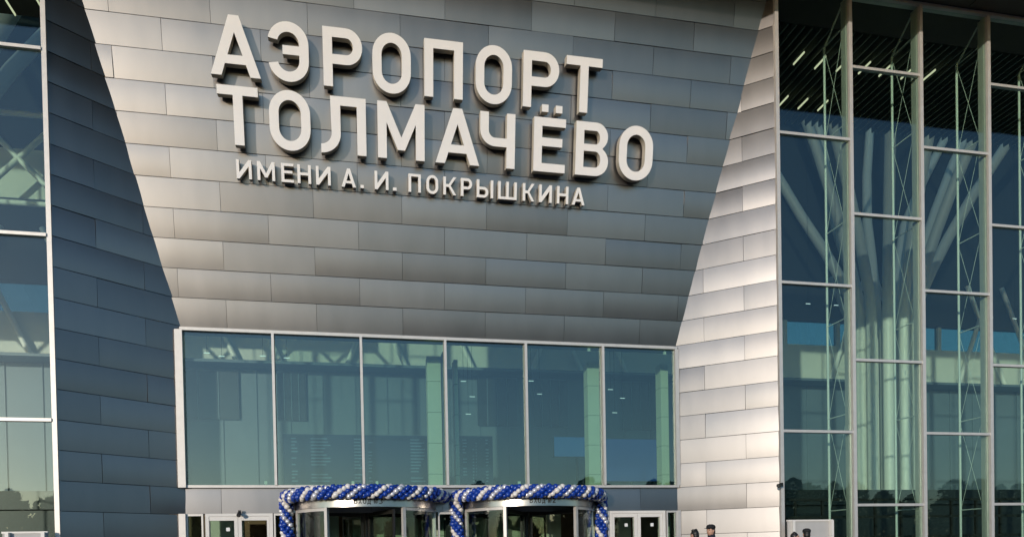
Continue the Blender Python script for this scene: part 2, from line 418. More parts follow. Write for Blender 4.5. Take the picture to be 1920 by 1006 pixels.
for x in range(6):
    m = MB(); xx = -19+x*12
    m.tube([(xx, 6.7, 18), (xx+6, 6.75, 26.5)], .12, 6); m.tube([(xx+12, 6.7, 18), (xx+6, 6.75, 26.5)], .12, 6)
    m.build('roof_brace', MT['slat'], B, origin=(xx+6, 6.7, 22))
bm2 = MB(); bm2.box(-45, -6.2, 9, 9.3, 13.1, 14.7)
bm2.build('hall_beam', MT['wallw'], B, origin=(-25, 9, 14))
for i in range(14):
    x = -44+i*2.7; m = MB(); m.tube([(x, 8.2, 12.6), (x+2.7, 8.2, 15.4)], .09, 8); m.tube([(x+2.7, 8.2, 12.6), (x, 8.2, 15.4)], .09, 8)
    m.tube([(x, 8.2, 15.4), (x+2.7, 8.2, 15.4)], .09, 8); m.tube([(x, 8.2, 12.6), (x+2.7, 8.2, 12.6)], .09, 8); m.build('roof_truss', MT['tube'], B, origin=(x+1.3, 8.2, 14))
# pilasters standing right behind the entrance window
for (xa, xb, y) in ((2.03, 2.42, 3.2), (2.84, 2.95, 3.5), (6.80, 7.16, 3.2), (9.12, 9.36, 3.2)):
    m = MB(); m.box(xa, xb, y, y+.4, .02, 6.9)
    for k in range(7): m.box(xa-.004, xb+.004, y-.004, y+.404, .9+k*.88, .912+k*.88, 1)
    m.build('pilaster', [MT['green'], MT['slat']], B, origin=((xa+xb)/2, y, 3.4))
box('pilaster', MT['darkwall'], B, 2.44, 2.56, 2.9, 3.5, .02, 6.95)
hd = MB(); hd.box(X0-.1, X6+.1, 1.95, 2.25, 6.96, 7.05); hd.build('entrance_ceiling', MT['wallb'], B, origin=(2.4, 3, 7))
# dark shop row and vestibule behind the doors
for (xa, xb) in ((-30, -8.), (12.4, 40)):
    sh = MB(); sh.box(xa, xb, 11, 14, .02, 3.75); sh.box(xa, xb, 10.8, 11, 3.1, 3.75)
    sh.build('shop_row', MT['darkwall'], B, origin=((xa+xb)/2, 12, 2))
vs = MB()
for i in range(26):
    x = 11.6+i*.95; vs.box(x-.035, x+.035, 3.0, 3.08, .02, 2.75)
for zz in (1.55, 2.2, 2.75): vs.box(11.5, 36, 2.985, 3.095, zz-.04, zz+.04)
vs.build('vestibule_frame', MT['darkm'], B, origin=(20, 3, 1.5))
for (xa, xb) in ((-4.2,-3.2), (-1.25,-.55), (-.15,.75), (1.1,1.75), (3.2,3.75), (4.2,5.15), (5.6,6.2), (8.1,8.5)):
    box('vestibule_panel', MT['green'], B, xa, xb, 4.3, 4.5, .02, 2.5)
vd = MB(); vd.box(-6, 11, 5.9, 6.1, .02, 3.3); vd.box(-6, 11, 2.2, 6.1, 3.02, 3.06)
vd.build('vestibule_back', MT['wood'], B, origin=(2.4, 6, 1.6))

# doors beside the revolving doors
def door_set(xa, xb, l1, l2, label, jamb_l, jamb_r):
    f = MB(); y0, y1 = D-.10, D+.05
    f.box(xa, xb, y0, y1, ZDT-.07, ZDT); f.box(xa, xa+.085, y0, y1, 0, ZDT-.07); f.box(xb-.085, xb, y0, y1, 0, ZDT-.07)
    Dn = tag(f.build('entrance_door', MT['white'], B, origin=((xa+xb)/2, D, 1.2)), label)
    for li, (a, b) in enumerate((l1, l2)):
        lf = MB(); s_ = .1; y0, y1 = D-.085, D+.03
        A = xa+.09 if li == 0 else (l1[1]+l2[0])/2+.004; Bx = (l1[1]+l2[0])/2-.004 if li == 0 else xb-.09
        lf.box(A, a, y0, y1, .03, ZDT-.075); lf.box(b, Bx, y0, y1, .03, ZDT-.075); lf.box(a, b, y0, y1, ZDT-.175, ZDT-.075); lf.box(a, b, y0, y1, .03, .22)
        lf.build('door_leaf', MT['white'], Dn, origin=((A+Bx)/2, D, 1.2))
        box('glass_pane', MT['glassD'], Dn, a, b, D-.03, D-.01, .22, ZDT-.175)
        hx = b+.03 if li == 0 else a-.03
        MB().tube([(hx, D-.085, .9), (hx, D-.15, .95), (hx, D-.15, 1.35), (hx, D-.085, 1.4)], .014, 6).build('handle', MT['steel'], Dn, origin=(hx, D-.1, 1.1))
        if li == 0 or xa > 5:
            sx = a+(b-a)*(.62 if xa > 5 else .73); box('sticker', MT['sticker'], Dn, sx-.045, sx+.045, D-.035, D-.031, 1.93, 2.02)
    return Dn
door_set(-3.747, -2.123, (-3.649, -3.061), (-2.881, -2.271), 'double glazed door left of the revolving doors', 0, 0)
door_set(6.90, 8.563, (7.043, 7.629), (7.821, 8.40), 'double glazed door right of the revolving doors', 0, 0)
y0, y1 = D-.09, D+.05      # fixed lights between the doors
for (xa, xb) in ((-4.20, -3.80), (-2.10, -1.64), (2.10, 2.76), (6.50, 6.89), (8.60, 8.93)):
    gf = MB(); gf.box(xa, xb, y0, y1, ZDT-.055, ZDT-.003); gf.box(xa, xa+.04, y0, y1, 0, ZDT-.055); gf.box(xb-.04, xb, y0, y1, 0, ZDT-.055); gf.box(xa+.04, xb-.04, y0, y1, 0, .1)
    GF = gf.build('side_light', MT['alu'], B, origin=((xa+xb)/2, D, 1.2))
    box('glass_pane', MT['glassE'], GF, xa+.04, xb-.04, D-.02, D, .1, ZDT-.055)
box('door_jamb', MT['alu'], B, X0-.14, X0+.02, D-.16, D+.05, 0, ZDT); box('door_jamb', MT['alu'], B, X6-.05, X6+.05, D-.10, D+.05, 0, ZDT)
# facade part above the door line, behind the drums
# ------------------------------------------------------------------ letters
def arc(cx, cy, rx, ry, a0, a1, n=12): return [(cx+rx*math.cos(R(a0+(a1-a0)*i/n)), cy+ry*math.sin(R(a0+(a1-a0)*i/n))) for i in range(n+1)]
def glyph(ch, w, h, s):
    """outlines of one upright sans letter: list of (outer, holes)"""
    rect = lambda a, b, c, d: [(a,c),(b,c),(b,d),(a,d)]
    if ch == 'А':
        f = s*1.09; a = s*.52; k = (w/2-a)/h; y1, y2 = .2*h, .2*h+s*.86; yt = (w/2-f)/k
        return [([(0,0),(f,0),(f+y1*k,y1),(w-f-y1*k,y1),(w-f,0),(w,0),(w/2+a,h),(w/2-a,h)], [[(f+y2*k,y2),(w-f-y2*k,y2),(w/2,yt)]])]
    if ch == 'Э':
        r = w/2; ri = r-s; yt = h-r; yb = r; m0, m1 = h*.455, h*.455+s*.88
        o = arc(r, yt, r, r*1.0, 168, 0, 18)+arc(r, yb, r, r, 0, -168, 18)
        i = arc(r, yb, ri, ri, -166, 0, 16)+[(w-s, m0),(w*.36, m0),(w*.36, m1),(w-s, m1)]+arc(r, yt, ri, ri, 0, 166, 16)
        return [(o+i, [])]
    if ch in 'РЬ':
        if ch == 'Р': b0, b1 = h*.385, h
        else: b0, b1 = 0, h*.60
        rr = (b1-b0)/2; ri = rr-s*.97; cy_ = (b0+b1)/2; cx = w-rr*.96
        bowl = arc(cx, cy_, rr*.96, rr, -90, 90, 16)
        hole = [(s, b0+s*.97)]+arc(cx, cy_, rr*.96-s, ri, -90, 90, 12)+[(s, b1-s*.97)]
        if ch == 'Р': return [([(0,0),(s,0),(s,b0)]+bowl+[(0,h)], [hole])]
        return [([(0,0)]+bowl+[(s,b1),(s,h),(0,h)], [hole])]
    if ch == 'О':
        o = .018*h; r = w/2; ry = r*1.05
        out = arc(r, h+o-ry, r, ry, 0, 180, 20)+arc(r, ry-o, r, ry, 180, 360, 20); ri = r-s; rj = ry-s*.98
        return [(out, [arc(r, h+o-ry, ri, rj, 0, 180, 16)+arc(r, ry-o, ri, rj, 180, 360, 16)])]
    if ch == 'П': return [([(0,0),(s,0),(s,h-s*.92),(w-s,h-s*.92),(w-s,0),(w,0),(w,h),(0,h)], [])]
    if ch == 'Т': return [([(w/2-s/2,0),(w/2+s/2,0),(w/2+s/2,h-s*.92),(w,h-s*.92),(w,h),(0,h),(0,h-s*.92),(w/2-s/2,h-s*.92)], [])]
    if ch == 'Л':
        x0 = w*.235; rr = x0+s*.95; bot = arc(0, rr, x0+s, rr, -90, 0, 12); top = arc(0, rr+.0, x0, rr-s*.92, 0, -90, 10)
        return [(bot+[(x0+s, h-s*.92),(w-s,h-s*.92),(w-s,0),(w,0),(w,h),(x0*.93,h)]+top, [])]
    if ch == 'М':
        v0 = h*.16; a = s*.40; f = s*1.02; ya = h*.635
        return [([(0,0),(s,0),(s,ya),(w/2-a,v0),(w/2+a,v0),(w-s,ya),(w-s,0),(w,0),(w,h),(w-f,h),(w/2,h*.385),(f,h),(0,h)], [])]
    if ch == 'Ч':
        y0 = h*.385; rr = w*.42
        return [([(w-s,0),(w,0),(w,h),(w-s,h),(w-s,y0+s*.92)]+arc(s+(rr-s), y0+rr, rr-s, rr-s*.92, -90, -180, 10)+[(s,h),(0,h)]+arc(rr, y0+rr, rr, rr, 180, 270, 12)+[(w-s,y0)], [])]
    if ch in 'ЕЁ':
        q = s*.92; m0 = h*.475
        out = [([(0,0),(w,0),(w,q),(s,q),(s,m0),(w*.9,m0),(w*.9,m0+q),(s,m0+q),(s,h-q),(w,h-q),(w,h),(0,h)], [])]
        if ch == 'Ё':
            out += [(rect(w*.23, w*.23+s*.80, h*1.10, h*1.235), []), (rect(w*.665, w*.665+s*.80, h*1.10, h*1.235), [])]
        return out
    if ch == 'В':
        ym = h*.525; q = s*.92; r1 = (h-ym)/2+s*.12; r2 = ym/2+s*.10; c1 = h-r1; c2 = r2; wa = w*.97
        up = arc(wa-r1, c1, r1, r1, -55, 90, 12); lo = arc(w-r2, c2, r2, r2, -90, 55, 12)
        h1 = [(s, ym+q*.42)]+arc(wa-r1, (ym+q*.42+h-q)/2, r1-s, (h-q-ym-q*.42)/2, -90, 90, 10)+[(s, h-q)]
        h2 = [(s, q)]+arc(w-r2, (q+ym-q*.42)/2, r2-s, (ym-q*1.42)/2, -90, 90, 10)+[(s, ym-q*.42)]
        return [([(0,0)]+lo+up+[(0,h)], [h1, h2])]
    if ch == 'И': return [([(0,0),(s,0),(w-s,h*.66),(w-s,0),(w,0),(w,h),(w-s,h),(s,h*.34),(s,h),(0,h)], [])]
    if ch == 'Н': return [([(0,0),(s,0),(s,h*.44),(w-s,h*.44),(w-s,0),(w,0),(w,h),(w-s,h),(w-s,h*.44+s*.95),(s,h*.44+s*.95),(s,h),(0,h)], [])]
    if ch == 'К': return [([(0,0),(s,0),(s,h*.44),(w*.42,h*.44),(w-s*1.15,0),(w,0),(w*.56,h*.52),(w,h),(w-s*1.15,h),(w*.42,h*.60),(s,h*.60),(s,h),(0,h)], [])]
    if ch == 'Ы': return glyph('Ь', w*.70, h, s)+[(rect(w-s, w, 0, h), [])]
    if ch == 'Ш': return [([(0,0),(w,0),(w,h),(w-s,h),(w-s,s*.95),(w/2+s/2,s*.95),(w/2+s/2,h),(w/2-s/2,h),(w/2-s/2,s*.95),(s,s*.95),(s,h),(0,h)], [])]
    if ch == '.': return [(rect(0, w, 0, s*1.1), [])]
    if ch == 'Х': return [([(0,0),(s*1.1,0),(w/2,h*.38),(w-s*1.1,0),(w,0),(w*.6,h*.5),(w,h),(w-s*1.1,h),(w/2,h*.62),(s*1.1,h),(0,h),(w*.4,h*.5)], [])]
    if ch == 'Д':
        q = s*.95; return [([(0,-h*.16),(q,-h*.16),(q,0),(w-q,0),(w-q,-h*.16),(w,-h*.16),(w,q),(w*.9,q),(w*.9,h),(w*.25,h),(w*.12,q),(0,q)], [[(w*.3,q),(w*.9-s,q),(w*.9-s,h-q),(w*.25+s,h-q)]])]
    if ch == '№':
        a = w*.62; return [([(0,0),(s,0),(s,h*.66),(a-s,0),(a,0),(a,h),(a-s,h),(a-s,h*.34),(s,h),(0,h)], []), (arc(w*.84, h*.62, w*.16, h*.24, 0, 345, 12)+arc(w*.84, h*.62, w*.16-s*.6, h*.24-s*.6, 345, 0, 12), []), (rect(w*.68, w, h*.12, h*.12+s*.7), [])]
    if ch == '2':
        r = w/2; return [([(0,0),(w,0),(w,s),(s*1.5,s)]+[(w*.95,h*.55)]+arc(r, h-r, r, r, -10, 180, 12)+arc(r, h-r, r-s, r-s, 180, -15, 10)+[(0,s)], [])]
    if ch == '3':
        return [([(0,0),(w*.6,0),(w,h*.14),(w,h*.40),(w*.78,h*.52),(w,h*.64),(w,h*.88),(w*.6,h),(0,h),(0,h-s),(w-s*1.3,h-s),(w-s,h*.80),(w-s,h*.68),(w-s*1.3,h*.58),(w*.35,h*.58),(w*.35,h*.46),(w-s*1.3,h*.46),(w-s,h*.36),(w-s,h*.24),(w-s*1.3,s),(0,s)], [])]
def sign_line(name, label, letters, v0, h, s, f0, f1):
    xs = letters[0][1]; T = thing(name, onpanel((letters[0][1]+letters[-1][2])/2, v0, 0), label, 'sign')
    for ch, xa, xb in letters:
        mb = MB(); fn = lambda x, y, z: onpanel(xa+x, v0+y, z)
        spots = []
        for outer, holes in glyph(ch, xb-xa, h, s):
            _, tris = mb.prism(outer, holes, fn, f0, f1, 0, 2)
            ar = lambda t: abs((t[1][0]-t[0][0])*(t[2][1]-t[0][1])-(t[1][1]-t[0][1])*(t[2][0]-t[0][0]))
            tt = sorted(tris, key=ar)[-2:]
            spots += [(sum(p[0] for p in t)/3, sum(p[1] for p in t)/3) for t in tt]
        for (x, y) in spots: mb.tube([fn(x, y, -.03), fn(x, y, f0+.01)], min(.025, s*.22), 6, mi=1)
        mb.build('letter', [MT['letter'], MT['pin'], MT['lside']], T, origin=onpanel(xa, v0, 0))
L1 = [('А',-3.13,-2.01),('Э',-1.83,-.9),('Р',-.57,.35),('О',.59,1.51),('П',1.84,2.79),('О',3.11,4.03),('Р',4.32,5.25),('Т',5.44,6.39)]
L2 = [('Т',-3.02,-2.10),('О',-1.86,-.91),('Л',-.67,.41),('М',.69,1.84),('А',2.11,3.22),('Ч',3.24,4.14),('Ё',4.63,5.47),('В',5.75,6.64),('О',6.93,7.87)]
L3 = [('И',-2.68,-2.33),('М',-2.2,-1.79),('Е',-1.64,-1.35),('Н',-1.26,-.94),('И',-.82,-.47),('А',-.21,.14),('.',.25,.33),('И',.6,.94),('.',1.05,1.14),('П',1.44,1.75),('О',1.89,2.19),('К',2.32,2.65),('Р',2.77,3.06),('Ы',3.18,3.61),('Ш',3.74,4.23),('К',4.39,4.70),('И',4.83,5.17),('Н',5.31,5.62),('А',5.72,6.07)]
sign_line('letter_sign', 'topmost line of large cream raised letters reading АЭРОПОРТ', L1, 5.685, 1.275, .217, .12, .345)
sign_line('letter_sign', 'second line of large cream raised letters reading ТОЛМАЧЁВО', L2, 4.205, 1.275, .217, .12, .345)
sign_line('letter_sign', 'lowest line of small cream raised letters reading ИМЕНИ А. И. ПОКРЫШКИНА', L3, 3.495, .425, .066, .08, .25)

# ------------------------------------------------------------------ tree columns, boards, lamps in the hall
def tree_column(cx, cyy, label):
    T = thing('tree_column', (cx, cyy, 0.02), label, 'column', 'branching hall columns')
    n = 11
    for k in range(n):
        a = 2*math.pi*k/n+.2; d = Vector((math.cos(a), math.sin(a)*.8, 0)); base = Vector((cx, cyy, 0))
        rr = 1.5; reach = (8.0, 10.5, 6.0)[k % 3]
        pts = [base+d*rr+Vector((0,0,z)) for z in (.02, 5, 10, 13.6)]
        for t in (.06, .14, .25, .4, .6, .8, 1.):
            yy = d*(rr+(reach-rr)*t**1.2); p = base+yy+Vector((0,0,13.6+(26.8-13.6)*(1-(1-t)**1.18)))
            if p.y > 19.6: p.y = 19.6
            pts.append(p)
        MB().tube(pts, [.27]*4+[.27,.27,.27,.26,.25,.23,.21], 14).build('branch', MT['tube'], T, origin=base+d*rr)
    MB().tube([(cx, cyy, .02), (cx, cyy, 13.)], .35, 12).build('core', MT['tube'], T, origin=(cx, cyy, 0))
    MB().tube([(cx, cyy, .02), (cx, cyy, 1.0)], 1.95, 24).build('plinth', MT['darkwall'], T, origin=(cx, cyy, 0))
tree_column(27.9, 17, 'white branching steel tree column behind the right glass wall')
tree_column(-15.5, 10.5, 'white branching steel tree column behind the left glass wall')

def depboard(xa, xb, y, za, zb, label):
    T = thing('departure_board', ((xa+xb)/2, y, 4.0), label, 'departure board')
    box('panel', MT['boardb'], T, xa, xb, y, y+.15, za, zb)
    m = MB(); nrow = 14
    for r in range(nrow):
        z = za+.1+(zb-za-.3)*r/(nrow-1)
        for (u0, u1) in ((.05,.09), (.17,.30), (.44,.50), (.53,.56), (.80,.90)):
            if random.random() < .8: m.box(xa+(xb-xa)*u0, xa+(xb-xa)*(u0+(u1-u0)*random.uniform(.5, 1)), y-.006, y-.002, z, z+.05)
    m.build('text_rows', MT['boardt'], T, origin=((xa+xb)/2, y, (za+zb)/2))
    for x in (xa+.4, xb-.4): MB().tube([(x, y+.07, .02), (x, y+.07, za)], .06, 8).build('post', MT['darkm'], T, origin=(x, y, 1))
depboard(-2.96, 3.58, 14, 4.3, 6.36, 'large dark blue departure board behind the left half of the entrance window')
depboard(4.25, 5.85, 14, 4.3, 6.38, 'narrow dark blue departure board behind the middle of the entrance window')
def screen(xa, xb, y, za, zb, m, label):
    T = thing('wall_screen', ((xa+xb)/2, y, .02), label, 'screen')
    box('display', MT[m], T, xa+.03, xb-.03, y-.012, y-.002, za+.03, zb-.03); box('casing', MT['darkm'], T, xa, xb, y, y+.14, za, zb)
    MB().tube([((xa+xb)/2, y+.07, .02), ((xa+xb)/2, y+.07, za)], .07, 8).build('post', MT['darkm'], T, origin=((xa+xb)/2, y, 1))
screen(8.6, 10.8, 14, 5.5, 6.42, 'screen', 'glowing pale blue screen behind the fifth entrance window pane')
screen(11.0, 13.55, 14, 4.4, 6.36, 'screend', 'large glowing deep blue screen behind the rightmost entrance window pane')
n_l = 0
for xx, yy in [(13.6,2.7),(14.38,2.77),(15.14,2.77),(14.35,4.77),(15.09,4.79),(15.83,4.77),(15.92,2.75),(16.66,2.75),(17.46,2.75),(18.23,2.73),(-8.92,4.55),(-8.11,4.35),(-9.7,4.5)]:
    L = tag(MB().box(xx-.015, xx+.015, yy-.29, yy+.29, 16.25, 16.30).build('strip_lamp', MT['lamp'], None, origin=(xx, yy, 16.27)), 'short glowing lamp strip hung under the dark ceiling slats', 'lamp', 'lamp strips between the ceiling slats')
    MB().tube([(xx, yy, 16.30), (xx, yy, 16.95)], .006, 4).build('hanger', MT['darkm'], L, origin=(xx, yy, 16.6))

for (xx, zz) in ((-6.2,10.1),(-5.6,9.98),(-3.9,10.05),(-2.9,10.0),(4.9,9.2),(5.3,8.5),(5.1,7.7),(8.1,9.3),(8.5,8.7),(12.0,9.0),(12.6,8.6),(12.2,7.9),(21.0,13.6),(22.6,13.6),(24.2,13.6),(33.5,13.4),(35.0,13.4),(36.5,13.4)):
    L = tag(MB().box(xx-.12, xx+.12, 15.98, 16.02, zz, zz+.02).build('downlight', MT['spot'], None, origin=(xx, 16, zz)), 'tiny glowing ceiling light hanging deep inside the hall', 'lamp', 'small hanging lights inside the hall')
    MB().tube([(xx, 16, zz+.025), (xx, 16, 26.85)], .008, 4).build('hanger', MT['darkm'], L, origin=(xx, 16, 20))
# ------------------------------------------------------------------ revolving doors
DC, DR = D+.43, 1.88
def revolving(cx, label, text, posts, wing_rot):
    T = thing('revolving_door', (cx, DC, 0), label, 'revolving door')
    zb, zt = 2.44, 2.86
    def ring(r0, r1, z0, z1, a0, a1, n=40):
        m = MB(); P = []
        for i in range(n+1):
            a = R(a0+(a1-a0)*i/n); c, s_ = math.cos(a), math.sin(a)
            P.append([Vector((cx+c*r, DC+s_*r, z)) for r, z in ((r1, z0), (r1, z1), (r0, z1), (r0, z0))])
        for k in range(4):
            b = len(m.v)
            for p in P: m.v += [p[k].copy(), p[(k+1) % 4].copy()]
            for i in range(n): m.face((b+2*i, b+2*i+2, b+2*i+3, b+2*i+1), k in (0, 2))
        for p, rv in ((P[0], False), (P[-1], True)):
            b = len(m.v); m.v += [q.copy() for q in p]; m.face((b,b+1,b+2,b+3) if not rv else (b+3,b+2,b+1,b))
        return m
    ring(DR-.12, DR, zb, zt, 193.2, 346.8).build('header', MT['steel'], T, origin=(cx, DC, 2.6))
    MB().tube([(cx, DC, zb+.14), (cx, DC, zb+.18)], DR-.13, 40).build('ceiling', MT['darkm'], T, origin=(cx, DC, 2.6))
    ring(DR-.17, DR+.02, zt, zt+.04, 193.5, 346.5).build('roof_rim', MT['steel'], T, origin=(cx, DC, 2.9))
    MB().tube([(cx, DC, .0), (cx, DC, .025)], DR+.02, 40).build('floor_plate', MT['darkm'], T, origin=(cx, DC, 0))
    for a in posts:
        c, s_ = math.cos(R(a)), math.sin(R(a)); p = Vector((cx+c*(DR-.06), DC+s_*(DR-.06), 0))
        MB().obox(p+Vector((0,0,(zb+.025)/2)), (Vector((c,s_,0)), Vector((-s_,c,0)), Vector((0,0,1))), (.045, .04, (zb-.025)/2)).build('post', MT['alu'], T, origin=p)
    for a0, a1 in ((posts[0], posts[1]), (posts[-2], posts[-1])):
        ring(DR-.07, DR-.05, .1, zb-.08, a0+1.6, a1-1.6, 14).build('glass_panel', MT['glassD'], T, origin=(cx, DC, 1.2))
        ring(DR-.09, DR-.03, zb-.08, zb-.005, a0+1.6, a1-1.6, 14).build('rail', MT['alu'], T, origin=(cx, DC, 2.4))
        ring(DR-.09, DR-.03, .026, .1, a0+1.6, a1-1.6, 14).build('rail', MT['alu'], T, origin=(cx, DC, .1))
    MB().tube([(cx, DC, .026), (cx, DC, zb+.13)], .06, 12).build('shaft', MT['darkm'], T, origin=(cx, DC, 1))
    for k in range(4):
        a = R(wing_rot+90*k); d = Vector((math.cos(a), math.sin(a), 0)); t = Vector((-d.y, d.x, 0)); z_ = Vector((0,0,1)); c0 = Vector((cx, DC, 0))
        m = MB(); r0, r1 = .1, DR-.14
        for r in (r0+.04, r1-.04): m.obox(c0+d*r+z_*1.22, (d, t, z_), (.035, .025, 1.17))
        for z in (.12, 2.34): m.obox(c0+d*((r0+r1)/2)+z_*z, (d, t, z_), ((r1-r0)/2-.08, .023, .05))
        W = m.build('door_wing', MT['darkm'], T, origin=c0+d*.9)
        MB().obox(c0+d*((r0+r1)/2)+z_*1.23, (d, t, z_), ((r1-r0)/2-.076, .006, 1.06)).build('glass_pane', MT['glassD'], W, origin=c0+d*.9)
        for s_ in (-1, 1):
            h = c0+d*(r1-.22)+t*(.07*s_)
            MB().tube([h-t*(.05*s_)+z_*.8, h+z_*.82, h+z_*1.62, h-t*(.05*s_)+z_*1.64], .02, 8).build('handle', MT['steel'], W, origin=h)
    # lettering on the curved header
    m = MB(); wch = .085; x = 0; tot = sum(.05 if c == ' ' else wch+.022 for c in text)
    ang0 = R(270)-(tot/2-.02)/DR
    for c in text:
        if c == ' ': x += .05; continue
        ww_ = wch*(1.25 if c == '№' else 1)
        for outer, holes in glyph(c, ww_, .13, .022):
            x_ = x; m.prism(outer, holes, lambda a, b, q: Vector((cx+math.cos(ang0+(x_+a)/DR)*(DR+q), DC+math.sin(ang0+(x_+a)/DR)*(DR+q), zb+.07+b)), .002, .006)
        x += ww_+.022
    m.build('lettering', MT['txt'], T, origin=(cx, DC-DR, 2.5))
revolving(.243, 'left revolving door with a curved steel header under its balloon garland', 'ВХОД №3', (194.5, 237, 299, 345.5), 22)
revolving(4.63, 'right revolving door with a curved steel header under its balloon garland', 'ВХОД №2', (194.5, 240, 303, 345.5), 58)

# ------------------------------------------------------------------ balloon garlands
def garland(cx, label, legs):
    T = thing('balloon_garland', (cx, D-.3, 0), label, 'balloon garland', 'balloon garlands over the revolving doors')
    br, rr, step = .073, .115, .092
    path = []
    GR = DR+.20
    arcpts = [Vector((cx+GR*math.cos(R(a))*1.0, DC+GR*math.sin(R(a)), 2.765+.03*math.cos(R(a-270)))) for a in [192+156*i/80 for i in range(81)]]
    chains = [arcpts]
    for sx in legs:
        top = arcpts[0] if sx < 0 else arcpts[-1]
        leg = [Vector((top.x-sx*.00-sx*(.12)*t - (-.02)*sx*math.sin(6*t), top.y-.06-.12*t, 2.70-2.62*t)) for t in [i/40 for i in range(41)]]
        chains.append(leg)
    balls = []
    cols = ['bblue','bblue','bwhite','bblue','bsilver']
    for ci, ch in enumerate(chains):
        L = [0]
        for a, b in zip(ch, ch[1:]): L.append(L[-1]+(b-a).length)
        n = int(L[-1]/step)
        for k in range(n+1):
            s_ = min(k*step, L[-1]-1e-5); j = max(i for i in range(len(L)-1) if L[i] <= s_); t = (s_-L[j])/(L[j+1]-L[j]); p = ch[j].lerp(ch[j+1], t)
            d = (ch[j+1]-ch[j]).normalized()
            u = d.cross(Vector((0,0,1)) if abs(d.z) < .8 else Vector((0,1,0))).normalized(); v = d.cross(u)
            for q in range(5):
                a = R(72*q-k*36.); o = (u*math.cos(a)+v*math.sin(a))
                c = p+o*(rr+random.uniform(-.010, .010))+d*random.uniform(-.012, .012)
                face = o.dot((CAM-p).normalized())
                vis = face - (1.5 if c.z < 1.35 else 0) - .25*abs(random.random())
                balls.append((vis, c, o, cols[q], br*random.uniform(.88, 1.12)))
    balls.sort(key=lambda b: -b[0])
    mesh = {}
    for m in ('bblue', 'bwhite', 'bsilver'):
        b = MB().ball((0,0,0), 1, 12, 8, scale=(.96,.96,1.06)); ob = b.build('balloon', MT[m]); mesh[m] = ob.data; bpy.data.objects.remove(ob)
    for vis, c, o, m, r in balls[:100]:
        ob = bpy.data.objects.new('balloon', mesh[m]); COL.objects.link(ob); ob.parent = T; ob.location = c-T.location; ob.scale = (r,)*3; ob.rotation_euler = o.to_track_quat('Z','Y').to_euler()
    rest = MB(); mi = {'bblue':0,'bwhite':1,'bsilver':2}
    for vis, c, o, m, r in balls[100:]: rest.ball(c, r, 10, 6, mi[m])
    tag(rest.build('balloon_mass', [MT['bblue'], MT['bwhite'], MT['bsilver']], T, origin=T.location), kind='stuff')
    MB().tube([c+Vector((0,.0,0)) for c in arcpts[::4]], .02, 6).build('garland_line', MT['darkm'], T, origin=T.location)
garland(.243, 'blue white and silver balloon garland over the left revolving door', (-1,))
garland(4.63, 'blue white and silver balloon garland over the right revolving door, with two hanging legs', (-1, 1))

# ------------------------------------------------------------------ small fittings
def cctv(loc, d, label):
    loc = Vector(loc); d = Vector(d).normalized(); T = thing('security_camera', loc, label, 'security camera')
    MB().box(loc.x-.03, loc.x+.03, loc.y-.03, loc.y+.03, loc.z-.05, loc.z+.05).build('bracket', MT['darkm'], T, origin=loc)
    h = loc+d*.10; MB().tube([loc, h], .018, 6).build('arm', MT['darkm'], T, origin=loc)
    MB().tube([h-d*.05, h+d*.07, h+d*.09], [.05, .05, .055], 10).build('housing', MT['darkm'], T, origin=h)
    MB().tube([h+d*.091, h+d*.10], .03, 10).build('lens', MT['steel'], T, origin=h)
cctv((XR-.10, -.2, 2.92), (-.8, -.5, -.2), 'small black security camera on the corner of the sunlit side cladding')
cctv((-2.917, D-.14, 2.40), (0, -1, -.5), 'small dark security camera above the left double door')
for (x, z, lab) in ((-2.29, 3.165, 'under the first mullion'), (-.10, 3.165, 'left of the second mullion'), (.52, 3.165, 'right of the second mullion'), (4.37, 3.165, 'left of the fourth mullion'), (6.43, 6.87, 'at the top of the fifth pane'), (8.69, 6.86, 'at the top of the rightmost pane')):
    T = thing('window_sensor', (x, D+.1, z), 'small white sensor box behind the entrance window glass ' + lab, 'sensor')
    box('case', MT['sticker'], T, x-.035, x+.035, D+.05, D+.11, z-.04, z+.04); box('stem', MT['sticker'], T, x-.01, x+.01, D+.07, D+.09, (3.088 if z < 5 else z+.04), (z-.04 if z < 5 else 6.937))
def notice(xa, xb, y, zt, label):
    T = thing('notice_board', ((xa+xb)/2, y, 0), label, 'notice board', 'boards standing before the glass walls')
    for x in (xa+.12, xb-.06): box('post', MT['white'], T, x-.035, x+.035, y-.05, y+.05, 0, zt+.02)
    box('panel', MT['board'], T, xa, xb, y+.055, y+.10, .35, zt); box('rail', MT['white'], T, xa-.01, xb+.01, y+.03, y+.12, zt, zt+.04)
notice(11.0, 12.30, -.6, 1.93, 'pale grey free standing board before the right glass wall')
notice(-7.5, -6.62, -.3, 1.86, 'pale framed board before the left glass wall')

